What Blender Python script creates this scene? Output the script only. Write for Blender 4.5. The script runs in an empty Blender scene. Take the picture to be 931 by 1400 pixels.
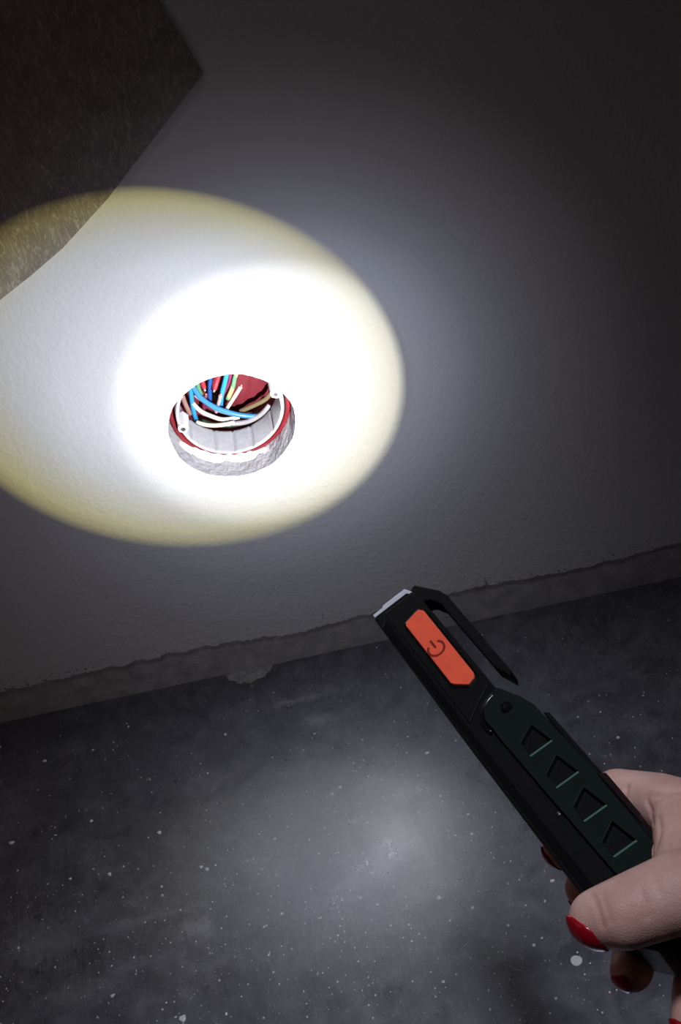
import bpy, bmesh, math, random
from mathutils import Vector, Matrix

random.seed(7)
SC = bpy.context.scene
COL = SC.collection

# ------------------------------------------------------------------ camera
ROLL, PITCH = math.radians(12.1), math.radians(-41.2)
FWD = Vector((0, math.cos(PITCH), math.sin(PITCH)))
R0 = Vector((1, 0, 0))
U0 = R0.cross(FWD)
RIGHT = R0 * math.cos(ROLL) - U0 * math.sin(ROLL)
UP = R0 * math.sin(ROLL) + U0 * math.cos(ROLL)
cam_data = bpy.data.cameras.new('camera')
cam = bpy.data.objects.new('camera', cam_data)
COL.objects.link(cam)
cam.matrix_world = Matrix.Translation((0.0511, -0.6799, 0.7167)) @ Matrix((
    (RIGHT.x, UP.x, -FWD.x, 0), (RIGHT.y, UP.y, -FWD.y, 0), (RIGHT.z, UP.z, -FWD.z, 0), (0, 0, 0, 1)))
cam_data.sensor_fit = 'VERTICAL'
cam_data.sensor_height = 36.0
cam_data.lens = 36.0 * 2000.0 / 1400.0
cam_data.clip_start = 0.01
SC.camera = cam

# ------------------------------------------------------------------ world, room light, exposure
world = bpy.data.worlds.new('dark_room')
SC.world = world
world.use_nodes = True
world.node_tree.nodes['Background'].inputs[0].default_value = (1.0, 0.86, 0.84, 1)
world.node_tree.nodes['Background'].inputs[1].default_value = 0.003


def room_light(name, kind, loc, target, power, color, **kw):
    d = bpy.data.lights.new(name, kind)
    d.energy = power
    d.color = color
    for k, v in kw.items():
        setattr(d, k, v)
    o = bpy.data.objects.new(name, d)
    COL.objects.link(o)
    o.location = loc
    o.rotation_euler = (Vector(target) - Vector(loc)).to_track_quat('-Z', 'Y').to_euler()
    return o


# unseen overhead spot added to light floor, hand and torch; then the faint warm glow of the room on the left
room_light('added_overhead_spot', 'SPOT', (0.04, -0.39, 1.65), (0.04, -0.285, 0.0), 48.0, (0.84, 0.89, 1.0),
           spot_size=math.radians(25), spot_blend=1.0, shadow_soft_size=0.12)
room_light('room_glow', 'POINT', (-0.62, -0.42, 0.42), (0, 0, 0), 0.46, (1.0, 0.58, 0.48), shadow_soft_size=0.15)

vs = SC.view_settings
vs.view_transform = 'Standard'
vs.look = 'None'
vs.exposure = 0.0
vs.gamma = 1.0
vs.use_curve_mapping = False


# ------------------------------------------------------------------ helpers
class N:
    """tiny node-tree writer"""
    def __init__(self, tree):
        self.t = tree
        tree.nodes.clear()

    def new(self, kind, ins=None, **props):
        n = self.t.nodes.new(kind)
        for k, v in props.items():
            setattr(n, k, v)
        for k, v in (ins or {}).items():
            if hasattr(v, 'is_output'):
                self.t.links.new(v, n.inputs[k])
            else:
                n.inputs[k].default_value = v
        return n

    def math(self, op, a, b=0.0, clamp=False):
        n = self.new('ShaderNodeMath', {0: a, 1: b}, operation=op)
        n.use_clamp = clamp
        return n.outputs[0]

    def ramp(self, fac, stops, interp='LINEAR'):
        n = self.new('ShaderNodeValToRGB', {0: fac})
        r = n.color_ramp
        r.interpolation = interp
        while len(r.elements) > 1:
            r.elements.remove(r.elements[-1])
        for i, (p, c) in enumerate(stops):
            e = r.elements[0] if i == 0 else r.elements.new(p)
            e.position = p
            e.color = (c[0], c[1], c[2], 1) if isinstance(c, (tuple, list)) else (c, c, c, 1)
        return n.outputs[0]

    def mix(self, fac, a, b, mode='MIX'):
        n = self.new('ShaderNodeMix', None, data_type='RGBA', blend_type=mode)
        for i, v in ((0, fac), (6, a), (7, b)):
            if hasattr(v, 'is_output'):
                self.t.links.new(v, n.inputs[i])
            else:
                n.inputs[i].default_value = v if i == 0 else (v[0], v[1], v[2], 1)
        return n.outputs[2]

    def noise(self, vec, scale, detail=3.0, rough=0.5, dist=0.0):
        return self.new('ShaderNodeTexNoise', {'Vector': vec, 'Scale': scale, 'Detail': detail,
                                               'Roughness': rough, 'Distortion': dist}).outputs[0]

    def mapping(self, vec, loc=(0, 0, 0), rot=(0, 0, 0), scale=(1, 1, 1)):
        return self.new('ShaderNodeMapping', {0: vec, 1: loc, 2: rot, 3: scale}).outputs[0]


def material(name, color, rough=0.5, spec=0.5, var=0.0, vscale=60.0, bump=0.0, bscale=400.0, bdist=0.0005,
             metallic=0.0, coat=0.0, extra=None):
    m = bpy.data.materials.new(name)
    m.use_nodes = True
    n = N(m.node_tree)
    co = n.new('ShaderNodeTexCoord').outputs['Object']
    c = (color[0], color[1], color[2], 1)
    b = n.new('ShaderNodeBsdfPrincipled', {'Base Color': c, 'Roughness': rough, 'Metallic': metallic,
                                           'Specular IOR Level': spec, 'Coat Weight': coat})
    out = n.new('ShaderNodeOutputMaterial', {0: b.outputs[0]})
    nz = n.noise(co, vscale, 4.0)
    lo = tuple(x * (1 - var) for x in color)
    hi = tuple(min(1.0, x * (1 + var)) for x in color)
    n.t.links.new(n.ramp(nz, [(0.3, lo), (0.7, hi)]), b.inputs['Base Color'])
    if bump:
        h = n.noise(co, bscale, 3.0)
        bp = n.new('ShaderNodeBump', {'Strength': bump, 'Distance': bdist, 'Height': h})
        n.t.links.new(bp.outputs[0], b.inputs['Normal'])
    if extra:
        extra(n, b, co)
    return m


def link(name, mesh, mat=None, parent=None):
    o = bpy.data.objects.new(name, mesh)
    COL.objects.link(o)
    if mat:
        mesh.materials.append(mat)
    if parent:
        o.parent = parent
    return o


def mesh_from(name, verts, faces, smooth=False):
    me = bpy.data.meshes.new(name)
    me.from_pydata([tuple(v) for v in verts], [], faces)
    me.validate()
    bm = bmesh.new()
    bm.from_mesh(me)
    bmesh.ops.recalc_face_normals(bm, faces=bm.faces[:])
    bm.to_mesh(me)
    bm.free()
    for p in me.polygons:
        p.use_smooth = smooth
    return me


def tag(o, label, cat, group=None):
    o['label'] = label
    o['category'] = cat
    if group:
        o['group'] = group
    return o


def catmull(pts, per=6):
    pts = [Vector(p) for p in pts]
    out = []
    for i in range(len(pts) - 1):
        p0 = pts[max(i - 1, 0)]; p1 = pts[i]; p2 = pts[i + 1]; p3 = pts[min(i + 2, len(pts) - 1)]
        for k in range(per):
            t = k / per
            out.append(0.5 * ((2 * p1) + (p2 - p0) * t + (2 * p0 - 5 * p1 + 4 * p2 - p3) * t * t
                              + (3 * p1 - p0 - 3 * p2 + p3) * t ** 3))
    out.append(pts[-1])
    return out


def tube(name, pts, r, seg=10, taper=None):
    verts, faces = [], []
    n = len(pts)
    ref = Vector((0.13, 0.97, 0.2)).normalized()
    for i, p in enumerate(pts):
        t = (pts[min(i + 1, n - 1)] - pts[max(i - 1, 0)]).normalized()
        a = t.cross(ref).normalized()
        b = t.cross(a)
        rr = r if taper is None else r * taper[i]
        for k in range(seg):
            g = 2 * math.pi * k / seg
            verts.append(p + a * (rr * math.cos(g)) + b * (rr * math.sin(g)))
    for i in range(n - 1):
        for k in range(seg):
            k2 = (k + 1) % seg
            faces.append((i * seg + k, i * seg + k2, (i + 1) * seg + k2, (i + 1) * seg + k))
    faces.append(tuple(range(seg))[::-1])
    faces.append(tuple((n - 1) * seg + k for k in range(seg)))
    return mesh_from(name, verts, faces, True)


def prism(name, outline, z0, z1, holes=(), bevel=0.0):
    """polygon (with holes) in XY, extruded from z0 to z1"""
    bm = bmesh.new()
    loops = [list(outline)] + [list(h) for h in holes]
    edges = []
    for lp in loops:
        vs_ = [bm.verts.new((x, y, z1)) for x, y in lp]
        for i in range(len(vs_)):
            edges.append(bm.edges.new((vs_[i], vs_[(i + 1) % len(vs_)])))
    if holes:
        bmesh.ops.triangle_fill(bm, use_beauty=True, use_dissolve=False, edges=edges)
    else:
        bm.faces.new(bm.verts[:])
    ret = bmesh.ops.extrude_face_region(bm, geom=bm.faces[:])
    for v in [g for g in ret['geom'] if isinstance(g, bmesh.types.BMVert)]:
        v.co.z = z0
    bmesh.ops.recalc_face_normals(bm, faces=bm.faces[:])
    if bevel:
        es = [e for e in bm.edges if len(e.link_faces) == 2 and e.calc_face_angle() > 0.35]
        bmesh.ops.bevel(bm, geom=es, offset=bevel, segments=2, profile=0.6, affect='EDGES', clamp_overlap=True)
    me = bpy.data.meshes.new(name)
    bm.to_mesh(me)
    bm.free()
    return me


# ------------------------------------------------------------------ materials of the setting
def wall_extra(n, b, co):
    # orange-peel roller texture and dark chips along the lower edge of the plaster
    fine = n.noise(co, 360.0, 3.0, 0.55)
    broad = n.noise(co, 150.0, 2.0)
    h = n.math('ADD', n.math('MULTIPLY', fine, 0.7), n.math('MULTIPLY', broad, 0.6))
    bp = n.new('ShaderNodeBump', {'Strength': 0.6, 'Distance': 0.001, 'Height': h})
    n.t.links.new(bp.outputs[0], b.inputs['Normal'])
    z = n.new('ShaderNodeSeparateXYZ', {0: co}).outputs[2]
    band = n.math('MULTIPLY', n.math('SUBTRACT', 0.046, z), 60.0, True)
    chips = n.ramp(n.noise(co, 330.0, 2.0, 0.6), [(0.61, 0.0), (0.64, 1.0)])
    zone = n.ramp(n.noise(co, 14.0, 1.0), [(0.48, 0.0), (0.56, 1.0)])
    f = n.math('MULTIPLY', n.math('MULTIPLY', band, chips), zone)
    base = n.ramp(n.noise(co, 9.0, 3.0), [(0.3, (0.78, 0.775, 0.765)), (0.7, (0.81, 0.805, 0.80))])
    n.t.links.new(n.mix(f, base, (0.16, 0.15, 0.145)), b.inputs['Base Color'])


M_WALL = material('white_plaster', (0.8, 0.8, 0.79), 0.75, 0.3, extra=wall_extra)
M_CUT = material('cut_plaster', (0.48, 0.47, 0.50), 0.9, 0.2, 0.12, 240, 0.8, 500, 0.001)
M_BARE = material('bare_wall_strip', (0.50, 0.485, 0.475), 0.9, 0.2, 0.2, 90, 0.5, 500, 0.0006)


def floor_extra(n, b, co):
    big = n.noise(co, 11.0, 5.0, 0.62, 0.4)
    mid = n.noise(co, 75.0, 8.0, 0.72, 0.6)
    fine = n.noise(co, 520.0, 4.0, 0.7)
    s = n.math('ADD', n.math('MULTIPLY', big, 0.30), n.math('ADD', n.math('MULTIPLY', mid, 0.50), n.math('MULTIPLY', fine, 0.35)))
    base = n.ramp(s, [(0.47, (0.018, 0.018, 0.024)), (0.575, (0.046, 0.0455, 0.054)), (0.68, (0.098, 0.096, 0.107))])
    # hairline scratches
    scr = None
    for rot, sc, ph in ((0.5, 26.0, 0.0), (-0.35, 22.0, 4.0), (1.7, 24.0, 9.0)):
        v = n.mapping(co, (ph, ph, 0), (0, 0, rot), (1.0, 0.06, 1.0))
        w = n.noise(v, sc * 9, 2.0, 0.5, 1.5)
        q = n.ramp(w, [(0.495, 0.0), (0.502, 1.0), (0.509, 0.0)])
        scr = q if scr is None else n.math('MAXIMUM', scr, q)
    patchy = n.ramp(n.noise(co, 16.0, 2.0), [(0.42, 0.0), (0.65, 0.6)])
    base = n.mix(n.math('MULTIPLY', scr, patchy), base, (0.24, 0.24, 0.25))
    # pale plaster scuffs, each with its own place and streaky edge
    for (x, y, rx, ry, rot, amt) in ((-0.003, -0.035, 0.022, 0.0035, 0.22, 0.55), (0.009, -0.055, 0.014, 0.007, 0.1, 0.5),
                                     (-0.170, -0.178, 0.030, 0.020, 0.5, 0.30), (-0.079, -0.190, 0.016, 0.008, 0.55, 0.55),
                                     (-0.10, -0.176, 0.05, 0.003, 0.2, 0.22), (0.175, -0.243, 0.02, 0.012, 0.6, 0.3),
                                     (0.034, -0.14, 0.05, 0.035, 0.2, 0.14), (-0.150, -0.215, 0.03, 0.012, -0.6, 0.25)):
        d = n.new('ShaderNodeVectorMath', {0: n.mapping(co, (-x, -y, 0))}, operation='MULTIPLY')
        d.inputs[1].default_value = (1, 1, 0)
        v = n.mapping(d.outputs[0], (0, 0, 0), (0, 0, -rot), (1 / rx, 1 / ry, 0.0))
        l = n.new('ShaderNodeVectorMath', {0: v}, operation='LENGTH').outputs['Value']
        e = n.math('ADD', l, n.math('MULTIPLY', n.math('SUBTRACT', n.noise(co, 170.0, 5.0, 0.75), 0.5), 3.2))
        k = n.ramp(e, [(0.0, amt), (0.55, amt * 0.5), (1.0, 0.0)])
        base = n.mix(k, base, (0.26, 0.255, 0.26))
    n.t.links.new(base, b.inputs['Base Color'])
    rg = n.ramp(n.noise(co, 38.0, 5.0, 0.65), [(0.3, 0.25), (0.7, 0.36)])
    n.t.links.new(rg, b.inputs['Roughness'])
    bp = n.new('ShaderNodeBump', {'Strength': 0.06, 'Distance': 0.0003, 'Height': n.noise(co, 260.0, 2.0, 0.5)})
    n.t.links.new(bp.outputs[0], b.inputs['Normal'])
    b.inputs['IOR'].default_value = 2.7
    b.inputs['Specular Tint'].default_value = (0.86, 0.88, 1.0, 1)


M_FLOOR = material('sealed_concrete', (0.1, 0.1, 0.11), 0.42, 0.5, extra=floor_extra)
M_PAINT = material('dried_white_paint', (0.58, 0.57, 0.58), 0.6, 0.4, 0.1, 300)

# ------------------------------------------------------------------ wall with the round hole
HX, HZ, HR = 0.0, 0.2033, 0.037        # hole centre and radius
WX0, WX1, WZ1 = -1.6, 1.6, 2.2


def build_wall():
    V, F, mats = [], [], []

    def add(pts, m=0):
        i = len(V)
        V.extend(pts)
        F.append(tuple(range(i, i + len(pts))))
        mats.append(m)
    n = 120
    B = 0.09
    circ, sq = [], []
    for k in range(n):
        a = 2 * math.pi * (k + 0.5) / n
        r = HR * (1 + 0.006 * math.sin(5 * a + 1) + 0.005 * math.sin(11 * a) + 0.003 * random.uniform(-1, 1))
        circ.append((HX + r * math.cos(a), HZ + r * math.sin(a)))
        c, s = math.cos(a), math.sin(a)
        t = B / max(abs(c), abs(s))
        sq.append((HX + t * c, HZ + t * s))
    rings = [circ]
    for w in (0.02, 0.3, 0.7):
        rings.append([(circ[k][0] * (1 - w) + sq[k][0] * w, circ[k][1] * (1 - w) + sq[k][1] * w) for k in range(n)])
    rings.append(sq)
    for a, b in zip(rings[:-1], rings[1:]):
        for k in range(n):
            k2 = (k + 1) % n
            add([(a[k][0], 0, a[k][1]), (b[k][0], 0, b[k][1]), (b[k2][0], 0, b[k2][1]), (a[k2][0], 0, a[k2][1])])
    # corners of the square left open by the polar sampling
    for sx in (-1, 1):
        for sz in (-1, 1):
            c = (HX + sx * B, HZ + sz * B)
            near = sorted(range(n), key=lambda k: (sq[k][0] - c[0]) ** 2 + (sq[k][1] - c[1]) ** 2)[:2]
            add([(c[0], 0, c[1]), (sq[near[0]][0], 0, sq[near[0]][1]), (sq[near[1]][0], 0, sq[near[1]][1])])
    # cut edge of the hole, slightly ragged, 20 mm deep
    deep = 5
    for d in range(deep):
        y0, y1 = 0.021 * d / deep, 0.021 * (d + 1) / deep
        for k in range(n):
            k2 = (k + 1) % n
            j = lambda q, dd: (1 - 0.012 * dd / deep + (0.006 * math.sin(q * 1.7 + dd * 2.1) + 0.006 * math.sin(q * 0.61 - dd)) * (dd > 0))
            P = []
            for q, y, dd in ((k, y0, d), (k2, y0, d), (k2, y1, d + 1), (k, y1, d + 1)):
                jj = j(q, dd)
                P.append((HX + (circ[q][0] - HX) * jj, y, HZ + (circ[q][1] - HZ) * jj))
            add(P, 1)
    z0, z1 = HZ - B, HZ + B
    zb = 0.07
    for (xa, xb, za, zc) in ((WX0, HX - B, z0, z1), (HX + B, WX1, z0, z1), (WX0, WX1, z1, WZ1), (WX0, WX1, zb, z0)):
        add([(xa, 0, za), (xb, 0, za), (xb, 0, zc), (xa, 0, zc)])
    # ragged lower edge of the plaster
    knots = [(-1.6, 0.031), (-0.193, 0.0305), (-0.1434, 0.0316), (-0.0941, 0.0319), (-0.0448, 0.0323), (0.0031, 0.0265),
             (0.0534, 0.0304), (0.0827, 0.0290), (0.1277, 0.0338), (0.1765, 0.0305), (0.2259, 0.0315), (0.2658, 0.0345), (1.6, 0.031)]

    def base(x):
        for (xa, za), (xb, zc) in zip(knots[:-1], knots[1:]):
            if x <= xb:
                return za + (zc - za) * (x - xa) / (xb - xa)
        return 0.031
    xs = []
    x = WX0
    while x < WX1:
        xs.append(x)
        x += 0.0009 if -0.45 < x < 0.5 else 0.02
    xs.append(WX1)
    w = 0.0
    edge = []
    for x in xs:
        w = 0.72 * w + random.uniform(-0.00065, 0.00065)
        edge.append((x, base(x) - 0.001 + w + 0.0006 * math.sin(x * 300)))
    for (xa, za), (xb, zc) in zip(edge[:-1], edge[1:]):
        add([(xa, 0, za), (xb, 0, zc), (xb, 0, zb), (xa, 0, zb)])
        add([(xa, 0.0016, za), (xb, 0.0016, zc), (xb, 0, zc), (xa, 0, za)], 1)
    # back of the wall, so that it has a thickness
    add([(WX0, 0.12, 0), (WX1, 0.12, 0), (WX1, 0.12, WZ1), (WX0, 0.12, WZ1)])
    add([(WX0, 0, WZ1), (WX1, 0, WZ1), (WX1, 0.12, WZ1), (WX0, 0.12, WZ1)])
    me = bpy.data.meshes.new('wall_back')
    me.from_pydata(V, [], F)
    me.materials.append(M_WALL)
    me.materials.append(M_CUT)
    for p, m in zip(me.polygons, mats):
        p.material_index = m
    bm = bmesh.new()
    bm.from_mesh(me)
    bmesh.ops.remove_doubles(bm, verts=bm.verts[:], dist=1e-6)
    bm.to_mesh(me)
    bm.free()
    o = link('wall_back', me)
    o['kind'] = 'structure'


build_wall()

# bare strip under the plaster
bm = bmesh.new()
nx = 260
rows = [0.0, 0.010, 0.022, 0.034, 0.046, 0.06]
grid = [[bm.verts.new((-1.6 + 3.2 * i / nx, 0.0009 + random.uniform(0, 0.0003), z)) for i in range(nx + 1)] for z in rows]
for j in range(len(rows) - 1):
    for i in range(nx):
        bm.faces.new((grid[j][i], grid[j][i + 1], grid[j + 1][i + 1], grid[j + 1][i]))
me = bpy.data.meshes.new('baseboard_back')
bm.to_mesh(me)
bm.free()
o = link('baseboard_back', me, M_BARE)
o['kind'] = 'structure'

# ------------------------------------------------------------------ floor and what is stuck to it
floor = link('floor', mesh_from('floor', [(-1.6, -1.8, 0), (1.6, -1.8, 0), (1.6, 0.12, 0), (-1.6, 0.12, 0),
                                          (-1.6, -1.8, -0.05), (1.6, -1.8, -0.05), (1.6, 0.12, -0.05), (-1.6, 0.12, -0.05)],
                                [(0, 1, 2, 3), (4, 5, 6, 7), (0, 1, 5, 4), (1, 2, 6, 5), (2, 3, 7, 6), (3, 0, 4, 7)]), M_FLOOR)
floor['kind'] = 'structure'


def blob_mesh(name, r, jit, hgt, seg=12, sx=1.0):
    V = [(0, 0, hgt)]
    for ring, (rr, hh) in enumerate(((0.6, 0.85), (1.0, 0.0))):
        for k in range(seg):
            a = 2 * math.pi * k / seg
            q = r * rr * (1 + jit * math.sin(3 * a + r * 9000) + jit * 0.6 * math.sin(5 * a + r * 5000))
            V.append((q * math.cos(a) * sx, q * math.sin(a), hgt * hh))
    F = [(0, 1 + k, 1 + (k + 1) % seg) for k in range(seg)]
    F += [(1 + k, 1 + seg + k, 1 + seg + (k + 1) % seg, 1 + (k + 1) % seg) for k in range(seg)]
    return mesh_from(name, V, F, True)


SPOTS = [(0.1247, -0.2602, 3.3), (-0.0912, -0.2446, 2.6), (-0.13, -0.1399, 1.8), (-0.1914, -0.1009, 2.4), (-0.0984, -0.1171, 1.8), (-0.0744, -0.1487, 1.4), (-0.071, -0.1511, 1.8), (-0.1408, -0.0972, 1.4), (-0.0987, -0.1628, 1.1), (0.0598, -0.2038, 1.7), (0.016, -0.1929, 1.3), (-0.1542, -0.137, 1.2), (0.0522, -0.2559, 1.2), (0.0311, -0.1821, 1.3), (0.0868, -0.1662, 1.3), (0.0876, -0.1519, 1.3), (0.077, -0.2149, 1.3), (0.0724, -0.1002, 1.8), (-0.0518, -0.0509, 1.4), (0.0052, -0.066, 0.9), (-0.0655, -0.0794, 1.2), (-0.1714, -0.0405, 2.0), (-0.1392, -0.0399, 1.2), (0.0154, -0.1122, 1.4), (0.0384, -0.1456, 1.8), (0.1244, -0.2086, 1.7), (0.1172, -0.2205, 1.1), (0.1048, -0.2458, 1.3), (0.188, -0.1196, 1.4), (0.2119, -0.0918, 0.9), (0.1688, -0.0975, 0.9), (-0.1299, -0.2216, 1.7), (-0.1022, -0.2367, 0.9), (-0.1171, -0.2003, 0.9), (-0.1871, -0.1228, 0.9), (-0.0411, -0.1985, 1.1), (-0.0388, -0.2284, 0.9), (0.094, -0.2306, 1.1), (0.0416, -0.1988, 0.9), (0.0154, -0.2162, 0.9), (0.0733, -0.2776, 1.0), (-0.0094, -0.245, 0.8), (-0.0235, -0.2594, 1.0), (-0.0693, -0.2263, 0.9), (0.1085, -0.2793, 1.2), (0.1035, -0.2867, 0.8)]
for i, (x, y, r) in enumerate(SPOTS):
    r *= 0.001 * (0.95 if i == 0 else 0.8)
    o = link('paint_spot', blob_mesh('paint_spot', r, 0.03 if i == 0 else 0.14, 0.0003, 14 if i < 4 else 10,
                                     1.0 if i == 0 else random.uniform(0.65, 1.0)), M_PAINT, floor)
    o.location = (x, y, 0.0)
    o.rotation_euler.z = random.uniform(0, 3)

# fine spatter nobody could count
V, F = [], []
for i in range(11000):
    x = random.uniform(-0.55, 0.6)
    y = -abs(random.gauss(0.30, 0.13)) if random.random() < 0.75 else random.uniform(-0.7, -0.01)
    if y < -0.75:
        continue
    r = 0.00022 + 0.00050 * random.random() ** 3 + (0.0004 if random.random() < 0.03 else 0)
    k0 = len(V)
    ph = random.uniform(0, 6)
    sx = random.uniform(0.6, 1)
    for k in range(6):
        a = ph + k * math.pi / 3
        V.append((x + r * math.cos(a) * sx, y + r * math.sin(a), 0.00003))
    V.append((x, y, 0.00012))
    for k in range(6):
        F.append((k0 + k, k0 + (k + 1) % 6, k0 + 6))
o = link('paint_spatter', mesh_from('paint_spatter', V, F), M_PAINT, floor)
o['kind'] = 'stuff'

# pale half-round plaster smear where the floor meets the wall
M_SMEAR = material('plaster_residue', (0.23, 0.22, 0.215), 0.9, 0.2, 0.3, 200, 0.5, 600)
V = [(0, 0.006, 0.0006)]
for k in range(25):
    a = math.pi + math.pi * k / 24
    V.append((0.0165 * math.cos(a) * (1 + random.uniform(-0.05, 0.05)), 0.006 + 0.0135 * math.sin(a) * (1 + random.uniform(-0.1, 0.1)), 0.0002))
o = link('plaster_smear', mesh_from('plaster_smear', V, [(0, k, k + 1) for k in range(1, 25)], True), M_SMEAR, floor)
o.location = (-0.0315, -0.003, 0)

# ------------------------------------------------------------------ fibrous sheet on the wall
def sheet_extra(n, b, co):
    fib = None
    for rot, sc in ((0.35, 420.0), (-0.6, 470.0), (1.3, 450.0), (2.2, 430.0)):
        v = n.mapping(co, (rot, 0, rot * 3), (0, rot, 0), (1.0, 1.0, 0.34))
        w = n.noise(v, sc, 3.0, 0.6, 0.8)
        q = n.ramp(w, [(0.56, 0.0), (0.70, 1.0)])
        fib = q if fib is None else n.math('MAXIMUM', fib, q)
    clump = n.noise(co, 60.0, 3.0)
    base = n.ramp(clump, [(0.3, (0.27, 0.235, 0.22)), (0.7, (0.36, 0.325, 0.30))])
    n.t.links.new(n.mix(n.math('MULTIPLY', fib, 0.65), base, (0.60, 0.56, 0.51)), b.inputs['Base Color'])
    bp = n.new('ShaderNodeBump', {'Strength': 0.4, 'Distance': 0.0005, 'Height': fib})
    n.t.links.new(bp.outputs[0], b.inputs['Normal'])


M_SHEET = material('grey_brown_fibre', (0.3, 0.27, 0.25), 0.9, 0.2, extra=sheet_extra)
OUT = [(0.0053, 0.4954), (0.0182, 0.4559), (0.0306, 0.4177), (0.0300, 0.4165), (-0.0308, 0.3631), (-0.0609, 0.3407), (-0.0820, 0.3285),
       (-0.1014, 0.3184), (-0.1487, 0.2963), (-0.28, 0.245), (-0.42, 0.44), (-0.30, 0.60), (-0.035, 0.615)]
bm = bmesh.new()
fr = [bm.verts.new((x, -0.0016, z)) for x, z in OUT]
bk = [bm.verts.new((x, 0.0, z)) for x, z in OUT]
bm.faces.new(fr)
for i in range(len(OUT)):
    j = (i + 1) % len(OUT)
    bm.faces.new((fr[i], fr[j], bk[j], bk[i]))
bmesh.ops.recalc_face_normals(bm, faces=bm.faces[:])
me = bpy.data.meshes.new('fibre_sheet')
bm.to_mesh(me)
bm.free()
sheet = tag(link('fibre_sheet', me, M_SHEET), 'dark grey-brown fibrous sheet with a straight-cut corner stuck flat on the white wall', 'sheet')
# pressed fold running across it
p0, p1 = Vector((-0.0800, -0.0017, 0.3725)), Vector((-0.0190, -0.0017, 0.4105))
d = (p1 - p0).normalized()
q = Vector((-d.z, 0, d.x))
V, F = [], []
for i in range(13):
    t = i / 12
    c = p0.lerp(p1, t)
    wd = 0.0050 * math.sin(math.pi * min(0.97, t + 0.03)) ** 0.5 + 0.0006
    V += [c - q * wd, c + Vector((0, -0.0012 * math.sin(math.pi * t), 0)), c + q * wd * 0.8]
for i in range(12):
    F += [(3 * i, 3 * i + 3, 3 * i + 4, 3 * i + 1), (3 * i + 1, 3 * i + 4, 3 * i + 5, 3 * i + 2)]
link('fold', mesh_from('fold', V, F, True), M_SHEET, sheet)

# ------------------------------------------------------------------ wall box in the hole
M_RED = material('red_box_plastic', (0.18, 0.010, 0.016), 0.38, 0.5, 0.15, 120)
M_DRED = material('dark_red_ribbed_plastic', (0.095, 0.007, 0.013), 0.42, 0.5, 0.2, 150)
M_RIM = material('plaster_coated_rim', (0.74, 0.73, 0.74), 0.7, 0.3, 0.08, 300, 0.5, 700)
M_COLLAR = material('pale_collar', (0.48, 0.48, 0.51), 0.6, 0.3, 0.08, 300, 0.4, 700)
M_METAL = material('dull_zinc', (0.55, 0.55, 0.57), 0.35, 0.5, metallic=1.0)

box = bpy.data.objects.new('wall_box', None)
COL.objects.link(box)
box.location = (HX, 0.058, HZ)
box.empty_display_size = 0.02
tag(box, 'round red plastic wall box sunk in the lit hole, with a white plaster-coated rim', 'junction box')


def lathe(name, prof, seg=96, mod=None, smooth=True, y0=0.058):
    V, F = [], []
    for i, (r, y) in enumerate(prof):
        for k in range(seg):
            a = 2 * math.pi * k / seg
            rr = r * (mod(a, i) if mod else 1)
            V.append((rr * math.cos(a), y - y0, rr * math.sin(a)))
    for i in range(len(prof) - 1):
        for k in range(seg):
            k2 = (k + 1) % seg
            F.append((i * seg + k, i * seg + k2, (i + 1) * seg + k2, (i + 1) * seg + k))
    return V, F


V, F = lathe('cup', [(0.0362, 0.0205), (0.0357, 0.0172), (0.0345, 0.0165), (0.0335, 0.0172), (0.0335, 0.020), (0.0335, 0.0565), (0.030, 0.058), (0.0001, 0.058)])
V2, F2 = lathe('cup', [(0.0362, 0.0205), (0.0385, 0.0215), (0.0385, 0.062), (0.0001, 0.063)])
F += [tuple(i + len(V) for i in f) for f in F2]
link('cup', mesh_from('cup', V + V2, F, True), M_RED, box)
SEAMS = [math.radians(a) for a in (-152, -118, -96, -74, -42, -12, 18, 55, 90, 125, 160)]


def seam(a, i):
    if 4 <= i <= 6:
        for s in SEAMS:
            dd = abs((a - s + math.pi) % (2 * math.pi) - math.pi)
            if dd < 0.020:
                return 1.03
    return 1.0


V, F = lathe('collar', [(0.0331, 0.034), (0.0321, 0.0165), (0.0316, 0.0150), (0.0303, 0.0148), (0.0299, 0.0160), (0.0296, 0.034), (0.0298, 0.0355), (0.0331, 0.0355)],
             seg=180, mod=seam)
link('collar', mesh_from('collar', V, F, True), M_COLLAR, box)
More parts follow.
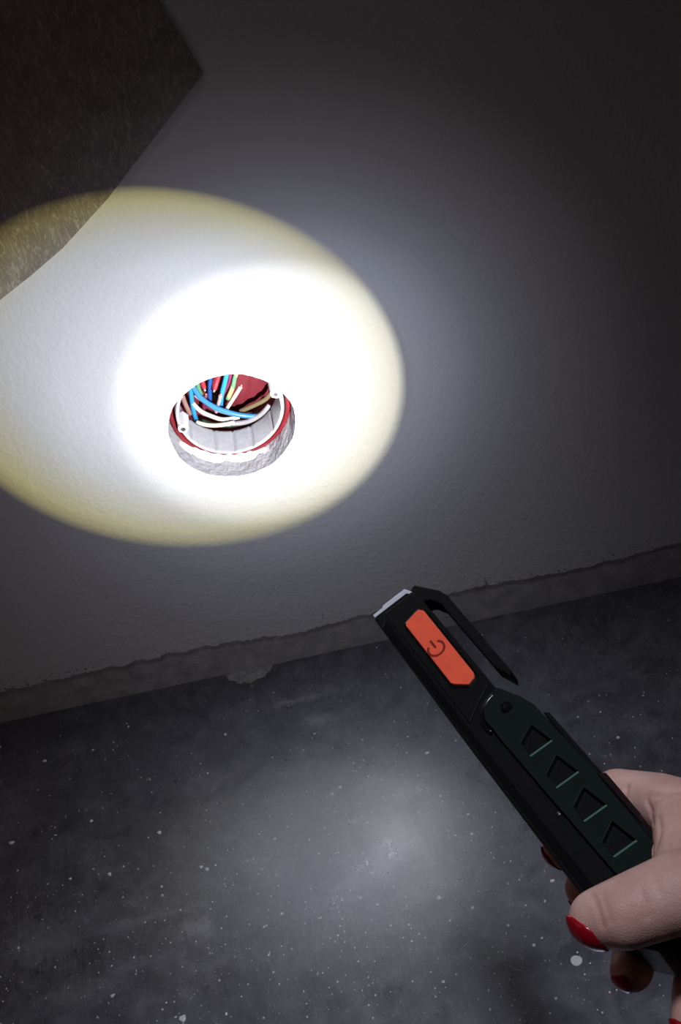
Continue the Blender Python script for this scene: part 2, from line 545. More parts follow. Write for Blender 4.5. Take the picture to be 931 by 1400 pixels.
# ribbed red liner at the back of the box
V, F = [], []
for i in range(41):
    x = -0.033 + 0.066 * i / 40
    hw = math.sqrt(max(0.0333 ** 2 - x * x, 1e-9))
    for k in range(9):
        z = -hw + 2 * hw * k / 8
        V.append((x, -0.0040 + 0.0016 * math.sin((x * 0.8 + z * 0.55) * 900), z))
for i in range(40):
    for k in range(8):
        F.append((i * 9 + k, i * 9 + k + 1, (i + 1) * 9 + k + 1, (i + 1) * 9 + k))
link('ribbed_liner', mesh_from('ribbed_liner', V, F, True), M_DRED, box)
for (lx, lz) in ((-0.0292, -0.0039), (0.0285, 0.0068)):
    bm = bmesh.new()
    bmesh.ops.create_cone(bm, cap_ends=True, segments=20, radius1=0.0036, radius2=0.0032, depth=0.012,
                          matrix=Matrix.Rotation(math.pi / 2, 4, 'X'))
    for v in bm.verts:
        v.co *= 1 + 0.06 * math.sin(v.co.x * 4000 + v.co.z * 3000)
    me = bpy.data.meshes.new('screw_lug')
    bm.to_mesh(me)
    bm.free()
    lug = link('screw_lug', me, M_RIM, box)
    lug.location = (lx, 0.0195 - 0.058, lz)
    bm = bmesh.new()
    bmesh.ops.create_cone(bm, cap_ends=True, segments=14, radius1=0.0016, radius2=0.0014, depth=0.0012,
                          matrix=Matrix.Rotation(math.pi / 2, 4, 'X'))
    me = bpy.data.meshes.new('screw_head')
    bm.to_mesh(me)
    bm.free()
    s_ = link('screw_head', me, M_METAL, lug)
    s_.location = (0, -0.0064, 0)
# plaster squeezed over the lip of the box along the bottom of the cut
V, F = [], []
n_ = 64
for k in range(n_ + 1):
    t = k / n_
    a = math.radians(-158 + 96 * t)
    fade = min(1.0, 4 * t, 4 * (1 - t))
    wob = 0.0005 * math.sin(17 * t * 3.1) + 0.0003 * math.sin(61 * t)
    for rr, yy in ((0.0368, 0.0120), (0.0362 - 0.0004 * fade, 0.0148 + wob), (0.0352 - 0.0012 * fade + wob * 0.5, 0.0158), (0.0348 - 0.0012 * fade + wob * 0.5, 0.0176)):
        rr = 0.0369 - (0.0369 - rr) * math.sin(math.pi / 2 * fade)
        V.append((rr * math.cos(a), yy - 0.058, rr * math.sin(a)))
for k in range(n_):
    for i in range(3):
        F.append((4 * k + i, 4 * k + i + 1, 4 * k + 5 + i, 4 * k + 4 + i))
link('plaster_fill', mesh_from('plaster_fill', V, F, True), M_RIM, box)

# ------------------------------------------------------------------ wires
def wire_mat(name, c):
    return material(name, c, 0.38, 0.5, 0.06, 200)


W_COL = dict(blue=(0.05, 0.27, 0.62), white=(0.78, 0.77, 0.70), azure=(0.03, 0.34, 0.72), brown=(0.42, 0.24, 0.20), red=(0.68, 0.03, 0.05),
             navy=(0.02, 0.10, 0.38), yellow=(0.66, 0.60, 0.22), green=(0.12, 0.34, 0.16), cream=(0.80, 0.76, 0.60), olive=(0.20, 0.15, 0.08),
             mauve=(0.55, 0.43, 0.44), grey=(0.42, 0.40, 0.42), maroon=(0.25, 0.03, 0.09), darkgreen=(0.02, 0.04, 0.025))
W_COL = {k: tuple(x * 0.62 for x in v) for k, v in W_COL.items()}
WM = {k: wire_mat(k + '_insulation', v) for k, v in W_COL.items()}


def stripe_extra(n, b, co):
    w = n.new('ShaderNodeTexWave', {'Vector': n.mapping(co, (0, 0, 0), (0.3, 0.5, 0)), 'Scale': 24.0, 'Distortion': 0.4})
    n.t.links.new(n.ramp(w.outputs[1], [(0.45, W_COL['yellow']), (0.55, W_COL['green'])]), b.inputs['Base Color'])


WM['yellowgreen'] = material('yellow_green_insulation', (0.5, 0.5, 0.2), 0.4, extra=stripe_extra)
M_COPPER = material('bare_copper', (0.85, 0.52, 0.40), 0.3, 0.5, metallic=0.9)
WIRES = [
    ('blue', 1.6, [(-19.4, 36, 9.1), (-16.8, 38, -2.0), (-11.0, 40, -12.0), (-3.5, 41, -19.2), (4.5, 41, -23.9), (14.2, 40, -26.0), (22.0, 41, -22.5)], 0,
     'thick blue wire sweeping in a long bend across the wall box'),
    ('white', 1.4, [(-22.6, 40, -6.1), (-19.3, 41, -14.0), (-14.0, 42.5, -20.6), (-7.3, 43, -25.5), (2.5, 44, -27.0)], 0,
     'white wire running just below the long blue bend'),
    ('azure', 1.4, [(-20.8, 38, 7.5), (-22.6, 40, -5.3), (-23.4, 41, -15.6), (-23.4, 43, -22.5)], 0,
     'bright sky-blue wire hanging straight down beside the box wall'),
    ('brown', 1.5, [(-27.0, 38, 2.0), (-26.9, 40, -5.9), (-26.0, 42, -15.5)], 0, 'brown wire against the side of the wall box'),
    ('azure', 1.5, [(2.7, 46, 8.3), (0.3, 46, 2.1), (-4.6, 46, -9.1), (-7.1, 48, -18.3)], 0, 'short blue wire next to the yellow-green wire'),
    ('red', 1.4, [(-1.5, 46, 9.4), (-4.2, 45, 4.0), (-7.7, 43, -1.9)], 1, 'bright red wire with a bare cut end'),
    ('navy', 1.4, [(-7.7, 48, 6.8), (-10.3, 48, -2.1), (-13.0, 49, -14.7)], 0, 'dark navy wire behind the red wire'),
    ('yellowgreen', 1.4, [(8.5, 46, 6.7), (5.6, 45, 1.4), (3.1, 44, -4.1), (-1.7, 44, -11.8)], 0, 'yellow-green striped earth wire bending down'),
    ('cream', 1.2, [(-4.3, 46, -20.8), (3.1, 42, -9.5), (8.0, 40, -2.2)], 1, 'cream wire sticking up with its cut end against the dark red liner'),
    ('olive', 1.5, [(27.5, 41, -9.5), (20.8, 42, -16.4), (12.2, 44, -20.8), (3.8, 46, -24.3)], 0, 'dark olive-brown wire slanting across the ribbed red liner'),
    ('mauve', 1.4, [(-19.8, 41, -1.3), (-15.0, 43, -10.0), (-9.0, 44.5, -18.6), (0.8, 45, -25.3), (10.5, 44, -27.0)], 0, 'pinkish-grey wire between the blue bend and the white wire'),
    ('cream', 1.4, [(-23.6, 38.5, -19.8), (-17.5, 38.5, -23.7), (-10, 38.5, -25.8), (-1, 39.5, -26.8)], 0, 'pale wire lying lowest along the bottom of the box'),
    ('grey', 1.6, [(-3.0, 40.5, -28.2), (6.5, 39.5, -28.4), (15.8, 38.5, -24.6), (22.5, 38.5, -18.8)], 0, 'grey wire lying under the end of the blue bend'),
    ('mauve', 1.2, [(-10.7, 46, -21.0), (-7.7, 43, -13.0), (-4.9, 40, -5.2)], 1, 'brownish wire standing up with a bare copper tip'),
    ('red', 1.3, [(-13.3, 46, 11.1), (-13.6, 45, 5.1), (-13.4, 42, 1.1)], 1, 'short dark-red wire end beside the navy wire'),
    ('green', 1.3, [(-16.5, 42, 8.0), (-16.8, 43, 1.0), (-16.0, 46.5, -10.9)], 0, 'green wire half hidden behind the start of the blue bend'),
    ('maroon', 1.2, [(-17.9, 48, -19.0), (-15.8, 45, -10.9), (-13.7, 42, -4.4)], 1, 'maroon wire end with a small pinkish copper tip'),
    ('darkgreen', 1.3, [(-20.5, 42, -22.2), (-9.5, 42, -29.0), (0, 42, -31.0), (9, 42, -30.0)], 0, 'blackish-green wire in the bottom of the box below the pale wire'),
    ('maroon', 1.3, [(4.0, 48, 5.9), (2.0, 48, -1.8), (-3.5, 49, -10.8)], 0, 'maroon wire tucked behind the short blue wire'),
]
for key, r, pts, tip, label in WIRES:
    P_ = [Vector((HX + x / 1000, y / 1000, HZ + z / 1000)) for x, y, z in pts]
    cv = catmull(P_, 7)
    base = cv[0].copy()
    o = link('electric_wire', tube('electric_wire', [p - base for p in cv], r / 1000, 10), WM[key])
    o.location = base
    tag(o, label, 'wire', 'wires inside the wall box')
    if tip:
        t = (cv[-1] - cv[-2]).normalized()
        link('copper_tip', tube('copper_tip', [cv[-1] - base - t * 0.0005, cv[-1] - base + t * 0.0016, cv[-1] - base + t * 0.0020],
                                r * 0.00062, 8, [1, 1, 0.6]), M_COPPER, o)

# ------------------------------------------------------------------ torch
TP = Vector((0.0639, -0.2427, 0.2773))
TA = Vector((-0.2625, 0.9561, -0.13)).normalized()
TN = Vector((-0.3398, 0.0345, 0.9399))
TN = (TN - TA * TN.dot(TA)).normalized()
TR = TA.cross(TN)
TM = Matrix(((TR.x, TA.x, TN.x, TP.x), (TR.y, TA.y, TN.y, TP.y), (TR.z, TA.z, TN.z, TP.z), (0, 0, 0, 1)))
# local frame of the torch: X across, Y towards the lens, Z out of the button face
M_BLACK = material('black_rubberised_plastic', (0.004, 0.004, 0.0052), 0.5, 0.2, 0.2, 300, 0.25, 1500, 0.0002)
M_GLOSSB = material('glossy_black_plastic', (0.004, 0.004, 0.005), 0.22, 0.5)
M_GREEN = material('dark_green_plastic', (0.0045, 0.0095, 0.0088), 0.5, 0.2, 0.12, 200, 0.3, 1600, 0.0002)
M_TEAL = material('painted_teal_glint', (0.075, 0.165, 0.145), 0.3, 0.5)  # paler teal carries the light caught on the pocket edges
M_ORANGE = material('orange_rubber_button', (0.92, 0.115, 0.055), 0.5, 0.4, 0.06, 200, 0.3, 1800, 0.0002)
M_ORED = material('dark_red_print', (0.23, 0.014, 0.010), 0.5, 0.4)
M_LENS = material('clear_lens_rim', (0.62, 0.62, 0.70), 0.25, 0.5)
M_CLEAR = material('smoky_glossy_edge', (0.02, 0.012, 0.014), 0.12, 0.6)

torch = bpy.data.objects.new('torch', None)
COL.objects.link(torch)
torch.matrix_world = TM @ Matrix.Translation((0.004, -0.214, 0.0))
torch.empty_display_size = 0.03
tag(torch, 'slim black folding torch with an orange power button and dark green grip', 'torch')
TO = Vector((4, -214, 0))


def L(w, u):
    return ((w - TO.x) / 1000, (-u - TO.y) / 1000)


def tprism(name, pts, z0, z1, mat, parent=torch, holes=(), bevel=0.0):
    me = prism(name, [L(*p) for p in pts], z0 / 1000, z1 / 1000, [[L(*p) for p in h] for h in holes], bevel / 1000)
    return link(name, me, mat, parent)


body_out = [(-9.4, 12), (-8.4, 10.4), (9.2, 10.4), (11.2, 14.5), (11.9, 84), (16.2, 98), (18.6, 106), (19.6, 145), (19.4, 204), (15, 213),
            (0, 213), (-4.5, 207), (-8.4, 190), (-9.3, 100)]
tprism('body', body_out, -9.5, 9.2, M_BLACK, bevel=1.6)
# raised spine along the edge, slightly glossier, leaving a sloped step
tprism('edge_rail', [(-8.6, 20), (-5.6, 16), (-5.2, 96), (-3.4, 188), (-6.8, 188)], 8.6, 9.9, M_GLOSSB, bevel=0.5)
tprism('head_plate', [(-4.4, 13.5), (8.6, 13.5), (10.2, 17), (10.6, 82), (4, 86), (-3.8, 92)], 9.0, 9.9, M_BLACK, bevel=0.4)
lens = tprism('lens_rim', [(-8.8, 9.2), (-3.6, 9.2), (-3.4, 8.2), (8.2, 8.2), (9.0, 10.0), (10.0, 12.6), (8.4, 12.6), (7.6, 11.2), (-8.8, 11.2)], -8.5, 9.4, M_LENS, bevel=0.4)


def lens_glow(n, b, co):
    b.inputs['Emission Color'].default_value = (0.95, 0.97, 1.0, 1)
    b.inputs['Emission Strength'].default_value = 1.0


M_LED = material('lit_led_lens', (0.8, 0.8, 0.8), 0.3, extra=lens_glow)
bm = bmesh.new()
bmesh.ops.create_cone(bm, cap_ends=True, segments=32, radius1=0.0062, radius2=0.0066, depth=0.002, matrix=Matrix.Rotation(math.pi / 2, 4, 'X'))
me = bpy.data.meshes.new('led_lens')
bm.to_mesh(me)
bm.free()
o = link('led_lens', me, M_LED, lens)
x, y = L(1.0, 8.0)
o.location = (x, y, 0)

# button with its printed power symbol
but = tprism('power_button', [(6.6, 25.6), (7.6, 25.8), (8.9, 28.0), (9.0, 73.2), (8.2, 75.4), (4.6, 76.6), (0.6, 72.0), (-0.3, 70.4), (-0.6, 29.0), (0.0, 27.2)],
             9.4, 11.0, M_ORANGE, bevel=0.45)
tprism('button_bezel', [(6.4, 24.4), (8.2, 24.6), (10.0, 27.6), (10.0, 74.0), (9.0, 76.4), (4.4, 77.8), (-0.6, 72.6), (-1.4, 70.6), (-1.6, 28.6), (-0.8, 26.4)],
       9.0, 10.2, M_GLOSSB, bevel=0.3)
V, F = [], []
cu, cw, ro, ri = 50.4, 3.4, 3.9, 2.9
na = 40
for k in range(na + 1):
    a = math.radians(38 + (360 - 76) * k / na)
    for rr, zz in ((ro, 11.05), (ri, 11.05), (ro, 10.8), (ri, 10.8)):
        x, y = L(cw + rr * math.sin(a), cu - rr * math.cos(a) * 1.12)
        V.append((x, y, zz / 1000))
for k in range(na):
    b0, b1 = 4 * k, 4 * k + 4
    F += [(b0, b0 + 1, b1 + 1, b1), (b0, b1, b1 + 2, b0 + 2), (b0 + 1, b0 + 3, b1 + 3, b1 + 1)]
i0 = len(V)
for zz in (11.05, 10.8):
    for w, u in ((cw - 0.5, cu - 5.6), (cw + 0.5, cu - 5.6), (cw + 0.5, cu - 0.4), (cw - 0.5, cu - 0.4)):
        x, y = L(w, u)
        V.append((x, y, zz / 1000))
F += [(i0, i0 + 1, i0 + 2, i0 + 3)] + [(i0 + k, i0 + (k + 1) % 4, i0 + 4 + (k + 1) % 4, i0 + 4 + k) for k in range(4)]
link('power_symbol', mesh_from('power_symbol', V, F), M_ORED, but)

# pocket clip: root on the head, a slanted shoulder and a long tongue
clip_out = [(8.8, 8.0), (12.4, 6.4), (19.2, 19.0), (20.3, 24.0), (20.6, 79.5), (19.2, 82.2), (16.6, 73.0), (16.0, 26.0), (13.6, 19.6), (9.4, 17.0)]
tprism('clip', clip_out, -1.0, 6.5, M_BLACK, bevel=0.7)

# green grip with four wedge-shaped pockets
def arc(c, r, a0, a1, n):
    return [(c[0] + r * math.cos(math.radians(a0 + (a1 - a0) * k / n)), c[1] + r * math.sin(math.radians(a0 + (a1 - a0) * k / n))) for k in range(n + 1)]


grip_out = [(12.4, 87.4), (16.8, 98.0), (18.8, 105.2), (20.2, 145), (19.9, 204), (17, 208), (8, 208), (6.0, 204), (4.4, 181.6), (3.0, 146.6), (1.6, 108)] + \
    arc((10.6, 98.6), 9.2, 163, 262, 12)
pockets = []
for k in range(4):
    u = 123.6 + 18.25 * k
    s = 0.35 * k
    pockets.append([(6.1 + s, u), (6.4 + s, u - 7.4), (13.4 + s * .6, u - 11.4), (15.6 + s * .6, u + 0.4)])
grip = tprism('grip', grip_out, 8.8, 11.4, M_GREEN, holes=pockets)
bv = grip.modifiers.new('edge', 'BEVEL')
bv.width = 0.00015
bv.segments = 2
bv.limit_method = 'ANGLE'
for p in pockets:  # highlight on each pocket's lower edge, built as a bright teal bar
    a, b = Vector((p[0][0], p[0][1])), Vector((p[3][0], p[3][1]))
    tprism('painted_pocket_glint', [(a.x, a.y), (b.x, b.y), (b.x, b.y + 0.75), (a.x, a.y + 0.75)], 11.1, 11.75, M_TEAL, bevel=0.15)
# hinge screw and ring
bm = bmesh.new()
bmesh.ops.create_cone(bm, cap_ends=True, segments=28, radius1=0.0024, radius2=0.0021, depth=0.0012)
me = bpy.data.meshes.new('hinge_screw')
bm.to_mesh(me)
bm.free()
scr = link('hinge_screw', me, M_GLOSSB, torch)
x, y = L(10.3, 98.6)
scr.location = (x, y, 0.0118)
bm = bmesh.new()
bmesh.ops.create_cone(bm, cap_ends=True, segments=6, radius1=0.0011, radius2=0.0011, depth=0.0003)
me = bpy.data.meshes.new('hex_socket')
bm.to_mesh(me)
bm.free()
o = link('hex_socket', me, M_BLACK, scr)
o.location = (0, 0, 0.00062)
pts = [Vector((L(w, u)[0], L(w, u)[1], 0.0098)) for w, u in arc((10.6, 98.6), 10.6, 158, 268, 16)]
link('hinge_ring', tube('hinge_ring', pts, 0.0010, 8), M_GLOSSB, torch)
# glossy edge strip with a small catch, and a little rivet on the body
tprism('side_strip', [(19.6, 108), (21.4, 110), (22.0, 146), (21.8, 190), (20.0, 192)], -4.0, 8.4, M_BLACK, bevel=0.6)
tprism('side_catch', [(20.4, 146), (22.9, 148), (23.0, 170), (21.0, 173)], 2.0, 9.6, M_CLEAR, bevel=0.6)
tprism('rivet', [(1.4, 149.2), (2.3, 149.2), (2.3, 150.6), (1.4, 150.6)], 9.0, 9.9, M_METAL, bevel=0.2)

# the torch's own beam: a hot core inside a field with a warm rim, and weak cool spill
beam_d = bpy.data.lights.new('torch_beam', 'SPOT')
beam_d.energy = 2.9
beam_d.spot_size = math.radians(150)
beam_d.spot_blend = 0.3
beam_d.shadow_soft_size = 0.0
beam = bpy.data.objects.new('torch_beam', beam_d)
COL.objects.link(beam)
E3, E1, E2 = Vector((-0.143, 0.9661, -0.215)), Vector((0.9892, 0.1464, 0)), Vector((-0.0315, 0.2127, 0.9766))
bpos = TM @ Vector((0.0005, -0.003, 0))
BM = Matrix(((E1.x, E2.x, -E3.x, bpos.x), (E1.y, E2.y, -E3.y, bpos.y), (E1.z, E2.z, -E3.z, bpos.z), (0, 0, 0, 1)))
bpy.context.view_layer.update()
beam.parent = torch
beam.matrix_parent_inverse = torch.matrix_world.inverted()
beam.matrix_world = BM
beam_d.use_nodes = True
n = N(beam_d.node_tree)
nv = n.new('ShaderNodeTexCoord').outputs['Normal']
sp = n.new('ShaderNodeSeparateXYZ', {0: nv}).outputs
iz = n.math('DIVIDE', -1.0, sp[2])
tx, ty = n.math('MULTIPLY', sp[0], iz), n.math('MULTIPLY', sp[1], iz)
rc = n.math('SQRT', n.math('ADD', n.math('MULTIPLY', tx, tx), n.math('MULTIPLY', ty, ty)))
dx, dy = n.math('ADD', tx, 0.18726), n.math('SUBTRACT', ty, 0.12247)
q = n.math('ADD', n.math('MULTIPLY', n.math('MULTIPLY', dx, dx), 4.41),
           n.math('ADD', n.math('MULTIPLY', n.math('MULTIPLY', dx, dy), 1.8823), n.math('MULTIPLY', n.math('MULTIPLY', dy, dy), 4.3481)))
ro_ = n.math('SQRT', q)
KX, KY, K0 = -1.258, -0.566, 1.255
kk = n.math('MAXIMUM', n.math('ADD', K0, n.math('ADD', n.math('MULTIPLY', tx, KX), n.math('MULTIPLY', ty, KY))), 0.5)
core = n.ramp(rc, [(0.0, 0.13), (0.26, 0.13), (0.29, 0.115), (0.318, 0.08), (0.34, 0.04), (0.358, 0.01), (0.375, 0.0)])
hx = n.math('ADD', tx, 0.02)
rh = n.math('SQRT', n.math('ADD', n.math('MULTIPLY', hx, hx), n.math('MULTIPLY', ty, ty)))
core = n.math('ADD', core, n.ramp(rh, [(0.0, 1.0), (0.05, 0.9), (0.11, 0.5), (0.17, 0.18), (0.25, 0.0)]))
core = n.math('MULTIPLY', n.math('MULTIPLY', core, 4.4), n.ramp(n.math('MULTIPLY', ro_, 0.5), [(0.487, 1.0), (0.512, 0.0)]))
halo = n.math('MULTIPLY', n.ramp(rc, [(0.0, 0.10), (0.28, 0.10), (0.36, 0.075), (0.50, 0.0)]), n.ramp(ro_, [(0.85, 1.0), (1.0, 0.0)]))
core = n.math('ADD', core, halo)
field = n.ramp(n.math('MULTIPLY', ro_, 0.5), [(0.0, (0.48, 0.49, 0.53)), (0.27, (0.46, 0.48, 0.53)), (0.36, (0.40, 0.41, 0.41)), (0.42, (0.37, 0.36, 0.26)),
                                             (0.465, (0.34, 0.315, 0.135)), (0.49, (0.23, 0.20, 0.07)), (0.512, (0.0, 0.0, 0.0))])
spill = n.ramp(rc, [(0.0, (0.12, 0.125, 0.14)), (0.27, (0.14, 0.145, 0.17)), (0.33, (0.20, 0.215, 0.265)), (0.40, (0.155, 0.167, 0.215)), (0.49, (0.095, 0.101, 0.13)), (0.60, (0.056, 0.057, 0.071)),
                    (0.72, (0.034, 0.033, 0.039)), (0.9, (0.011, 0.010, 0.011)), (1.0, (0.003, 0.0027, 0.0027))])
lit = n.mix(1.0, core, field, 'ADD')
lit = n.new('ShaderNodeVectorMath', {0: lit, 3: kk}, operation='SCALE').outputs[0]
tot = n.new('ShaderNodeVectorMath', {0: lit, 1: spill}, operation='ADD').outputs[0]
em = n.new('ShaderNodeEmission', {0: tot, 1: 1.0})
n.new('ShaderNodeOutputLight', {0: em.outputs[0]})

# ------------------------------------------------------------------ hand
def skin_extra(n, b, co):
    blot = n.noise(co, 60.0, 4.0)
    c = n.ramp(blot, [(0.3, (0.64, 0.355, 0.30)), (0.7, (0.78, 0.48, 0.42))])
    n.t.links.new(c, b.inputs['Base Color'])
    f = n.new('ShaderNodeTexVoronoi', {'Vector': co, 'Scale': 900.0}, feature='DISTANCE_TO_EDGE').outputs[0]
    w = n.noise(n.mapping(co, scale=(1, 1.0, 1)), 220.0, 4.0, 0.6)
    h = n.math('ADD', n.math('MULTIPLY', n.math('MINIMUM', f, 0.2), 1.2), n.math('MULTIPLY', w, 0.8))
    bp = n.new('ShaderNodeBump', {'Strength': 0.35, 'Distance': 0.0006, 'Height': h})
    n.t.links.new(bp.outputs[0], b.inputs['Normal'])
    b.inputs['Subsurface Weight'].default_value = 0.12
    b.inputs['Subsurface Radius'].default_value = (0.004, 0.0015, 0.0008)


M_SKIN = material('skin', (0.5, 0.33, 0.29), 0.48, 0.4, extra=skin_extra)
M_NAIL = material('red_nail_polish', (0.40, 0.006, 0.018), 0.22, 0.5)
HO = Vector((48.8, -248.9, -15.0))          # wrist, in torch millimetres
HAND = {
    'index': [((36.2, -172.6, -6.0), 12.0), ((31.4, -155.1, -12.0), 10.4), ((22.6, -134.9, -20.0), 9.3), ((7.3, -136.0, -21.5), 8.0), ((-4.8, -141.0, -17.5), 7.0)],
    'middle': [((33.6, -185.0, -18.0), 12.5), ((21.4, -155.6, -31.0), 9.6), ((4.4, -154.2, -28.0), 8.3), ((-6.4, -160.4, -17.0), 7.2)],
    'ring': [((28.0, -198.8, -27.0), 12.0), ((14.9, -177.1, -33.0), 9.2), ((-1.2, -180.0, -27.0), 8.0), ((-10.4, -198.0, -14.0), 7.0)],
    'pinky': [((23.6, -213.4, -29.0), 11.0), ((11.1, -199.4, -32.0), 8.0), ((2.6, -207.9, -27.0), 7.2), ((-4.9, -221.0, -19.0), 6.2)],
    'thumb': [((36.8, -228.8, 2.0), 16.0), ((16.8, -209.4, 19.5), 12.4), ((-1.0, -205.4, 22.6), 11.0), ((-8.2, -200.6, 21.5), 9.2)],
    'web': [((31.5, -176.3, 1.0), 9.5), ((25.0, -191.7, 8.0), 9.5), ((17.5, -209.4, 19.0), 11.5)],
    'arm': [((48.8, -248.9, -15.0), 22.0), ((66.0, -300.0, -26.0), 27.0), ((88.0, -372.0, -40.0), 34.0)],
}
PALM = [((36.2, -172.6, -6.0), 12.0), ((33.6, -185.0, -18.0), 12.5), ((28.0, -198.8, -27.0), 12.0), ((23.6, -213.4, -29.0), 11.0)]
WR = [((52.0, -246.0, -6.0), 18.0), ((50.0, -248.0, -14.0), 19.0), ((46.0, -249.0, -22.0), 18.0), ((44.0, -250.0, -26.0), 17.0)]


def round_cone(bm, a, ra, b, rb, sub=3):
    tmp = bmesh.new()
    bmesh.ops.create_icosphere(tmp, subdivisions=sub, radius=ra, matrix=Matrix.Translation(a))
    bmesh.ops.create_icosphere(tmp, subdivisions=sub, radius=rb, matrix=Matrix.Translation(b))
    r = bmesh.ops.convex_hull(tmp, input=tmp.verts[:])
    bmesh.ops.delete(tmp, geom=[g for g in r['geom_interior'] if isinstance(g, bmesh.types.BMVert)], context='VERTS')
    me = bpy.data.meshes.new('tmp')
    tmp.to_mesh(me)
    tmp.free()
    bm.from_mesh(me)
    bpy.data.meshes.remove(me)


def hp(p):
    return (Vector(p) - HO) / 1000


bm = bmesh.new()
for ch in HAND.values():
    for (a, ra), (b, rb) in zip(ch[:-1], ch[1:]):
        round_cone(bm, hp(a), ra / 1000, hp(b), rb / 1000)
for (a, ra), (b, rb) in zip(PALM, WR):
    round_cone(bm, hp(a), ra / 1000, hp(b), rb / 1000)
for (a, ra), (b, rb) in zip(PALM[:-1], PALM[1:]):
    round_cone(bm, hp(a), ra / 1000, hp(b), rb / 1000)
round_cone(bm, hp((36.8, -228.8, 2.0)), 0.016, hp((50, -248, -10)), 0.019)
round_cone(bm, hp((25.0, -191.7, 8.0)), 0.0095, hp((36.8, -228.8, 2.0)), 0.016)
round_cone(bm, hp((31.5, -176.3, 1.0)), 0.0095, hp((36.8, -228.8, 2.0)), 0.015)
me = bpy.data.meshes.new('hand_cage')
bm.to_mesh(me)
bm.free()
cage = link('hand_cage', me)
rm = cage.modifiers.new('r', 'REMESH')
rm.mode = 'VOXEL'
rm.voxel_size = 0.0009
sm = cage.modifiers.new('s', 'SMOOTH')
sm.factor = 0.5
sm.iterations = 9
dg = bpy.context.evaluated_depsgraph_get()
hm = bpy.data.meshes.new_from_object(cage.evaluated_get(dg))
bpy.data.objects.remove(cage)
hm.name = 'hand'
# the flesh gives way where it is pressed against the torch
for v in hm.vertices:
    p = v.co * 1000 + HO
    if -213 < p.y < -100:
        wl, wr = (-9.4, 19.8) if p.y > -190 else (-9.4 + (-190 - p.y) * 0.28, 19.6)
        if wl < p.x < wr and -9.6 < p.z < 11.5:
            d = [(p.x - wl, 0, wl), (wr - p.x, 0, wr), (p.z + 9.6, 2, -9.6), (11.5 - p.z, 2, 11.5)]
            _, ax, val = min(d, key=lambda q: q[0])
            p[ax] = val
            v.co = (p - HO) / 1000
# skin folds: grooves pressed into the surface along the lines where the joints bend
from mathutils.bvhtree import BVHTree
from mathutils.kdtree import KDTree
hm.update()
HM = TM @ Matrix.Translation(HO / 1000)
HI = HM.inverted()
bvh = BVHTree.FromPolygons([v.co for v in hm.vertices], [tuple(p.vertices) for p in hm.polygons])
kd = KDTree(len(hm.vertices))
for i, v in enumerate(hm.vertices):
    kd.insert(v.co, i)
kd.balance()
EYE = HI @ Vector((0.0511, -0.6799, 0.7167))
FOLDS = [([(856, 1078), (853, 1092), (857, 1108), (866, 1122)], 1.5, 0.9), ([(884, 1096), (890, 1108), (893, 1130), (889, 1150)], 1.2, 0.7),
         ([(900, 1120), (903, 1135), (897, 1160)], 1.4, 0.6), ([(884, 1090), (900, 1088), (925, 1090)], 1.2, 0.35),
         ([(812, 1228), (818, 1245), (824, 1268)], 1.3, 0.5), ([(823, 1222), (830, 1242), (834, 1262)], 1.2, 0.4), ([(806, 1222), (810, 1232)], 1.0, 0.3),
         ([(876, 1220), (882, 1235), (884, 1255)], 1.4, 0.45), ([(893, 1200), (902, 1222)], 1.3, 0.35), ([(918, 1150), (925, 1180)], 1.5, 0.35),
         ([(838, 1056), (836, 1066)], 1.0, 0.3)]
for pl, wd, dep in FOLDS:
    hits = []
    for (xa, ya), (xb, yb) in zip(pl[:-1], pl[1:]):
        for k in range(12):
            t = k / 12
            x, y = xa + (xb - xa) * t - 465.5, ya + (yb - ya) * t - 700
            dr = FWD + RIGHT * (x / 2000) - UP * (y / 2000)
            loc, nor, idx_, dist = bvh.ray_cast(EYE, (HI.to_3x3() @ dr).normalized())
            if loc:
                hits.append(loc)
    best = {}
    for h_ in hits:
        for co, i, dd in kd.find_range(h_, wd * 0.003):
            best[i] = min(best.get(i, 1), dd)
    for i, dd in best.items():
        hm.vertices[i].co -= hm.vertices[i].normal * (dep * 0.001 * math.exp(-(dd / (wd * 0.001)) ** 2 * 1.6))
for p in hm.polygons:
    p.use_smooth = True
hand = link('hand', hm, M_SKIN)
hand.matrix_world = TM @ Matrix.Translation(HO / 1000)
tag(hand, 'right hand with red painted nails gripping the black torch', 'hand')


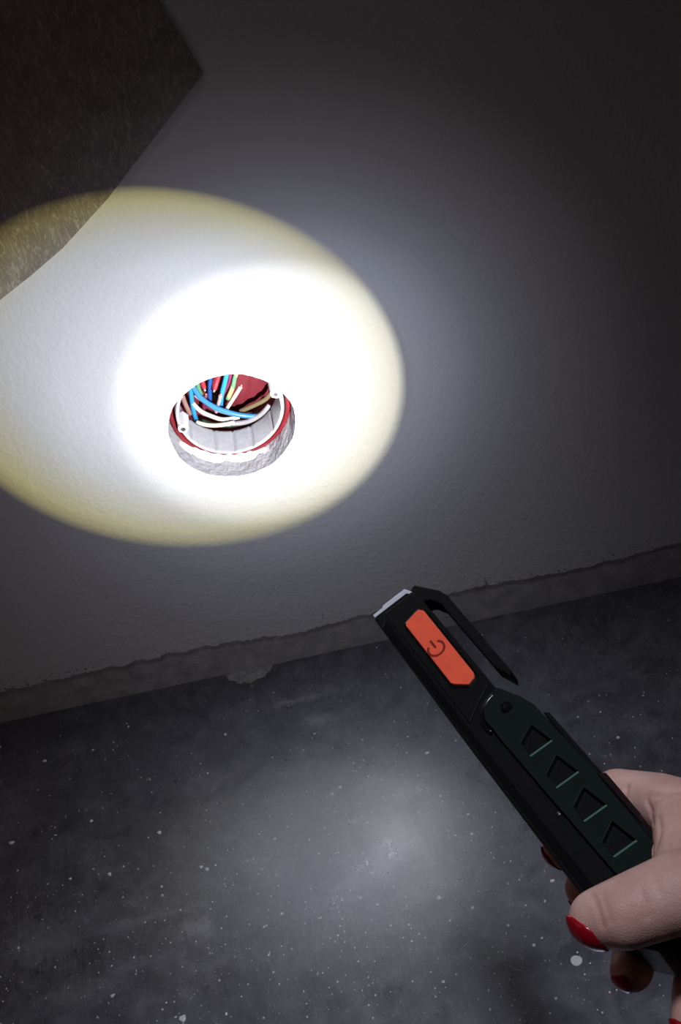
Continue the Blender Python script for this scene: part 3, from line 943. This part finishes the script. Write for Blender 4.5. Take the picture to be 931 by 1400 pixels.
def nail(tip, r, nd, along, hw, hl, lift=1.03):
    """curved plate hugging a fingertip: nd = outward direction, along = towards the free edge"""
    c = hp(tip)
    nd = Vector(nd).normalized()
    al = Vector(along)
    al = (al - nd * al.dot(nd)).normalized()
    sd = nd.cross(al)
    V, F = [], []
    nu, nv_ = 14, 12
    for layer, rr in ((0, r * lift), (1, r * (lift - 0.13))):
        for i in range(nu + 1):
            for j in range(nv_ + 1):
                t, s = -1 + 2 * i / nu, -1 + 2 * j / nv_
                w = hw * (1 - 0.30 * max(0.0, abs(t) - 0.3) ** 1.5 * 2.2)
                ea, eb = math.radians(hl) * t, math.radians(w) * s
                dvec = nd * (math.cos(ea) * math.cos(eb)) + al * math.sin(ea) * 1.12 + sd * (math.sin(eb) * math.cos(ea))
                V.append(c + dvec * (rr / 1000))
    m = (nu + 1) * (nv_ + 1)
    idx = lambda l, i, j: l * m + i * (nv_ + 1) + j
    for i in range(nu):
        for j in range(nv_):
            F.append((idx(0, i, j), idx(0, i + 1, j), idx(0, i + 1, j + 1), idx(0, i, j + 1)))
            F.append((idx(1, i, j), idx(1, i, j + 1), idx(1, i + 1, j + 1), idx(1, i + 1, j)))
    for i in range(nu):
        for j in (0, nv_):
            F.append((idx(0, i, j), idx(0, i + 1, j), idx(1, i + 1, j), idx(1, i, j)))
    for j in range(nv_):
        for i in (0, nu):
            F.append((idx(0, i, j), idx(0, i, j + 1), idx(1, i, j + 1), idx(1, i, j)))
    o = link('fingernail', mesh_from('fingernail', V, F, True), M_NAIL, hand)
    o['label'] = 'red painted fingernail'
    return o


nail((-8.2, -200.6, 21.5), 9.2, (-0.90, -0.30, 0.12), (-0.1, -0.9, 0.0), 46, 48)
nail((-4.8, -141.0, -17.5), 7.0, (-0.9, 0.1, -0.2), (-0.3, 0, 0.9), 44, 44)
nail((-6.4, -160.4, -17.0), 7.2, (-0.5, -0.2, -0.9), (-0.9, 0, 0.4), 44, 44)
nail((-10.4, -198.0, -14.0), 7.0, (-0.9, -0.35, 0.1), (-0.2, -0.6, 0.7), 34, 44)
nail((-4.9, -221.0, -19.0), 6.2, (-0.75, -0.3, 0.35), (-0.2, -0.8, 0.3), 36, 44)
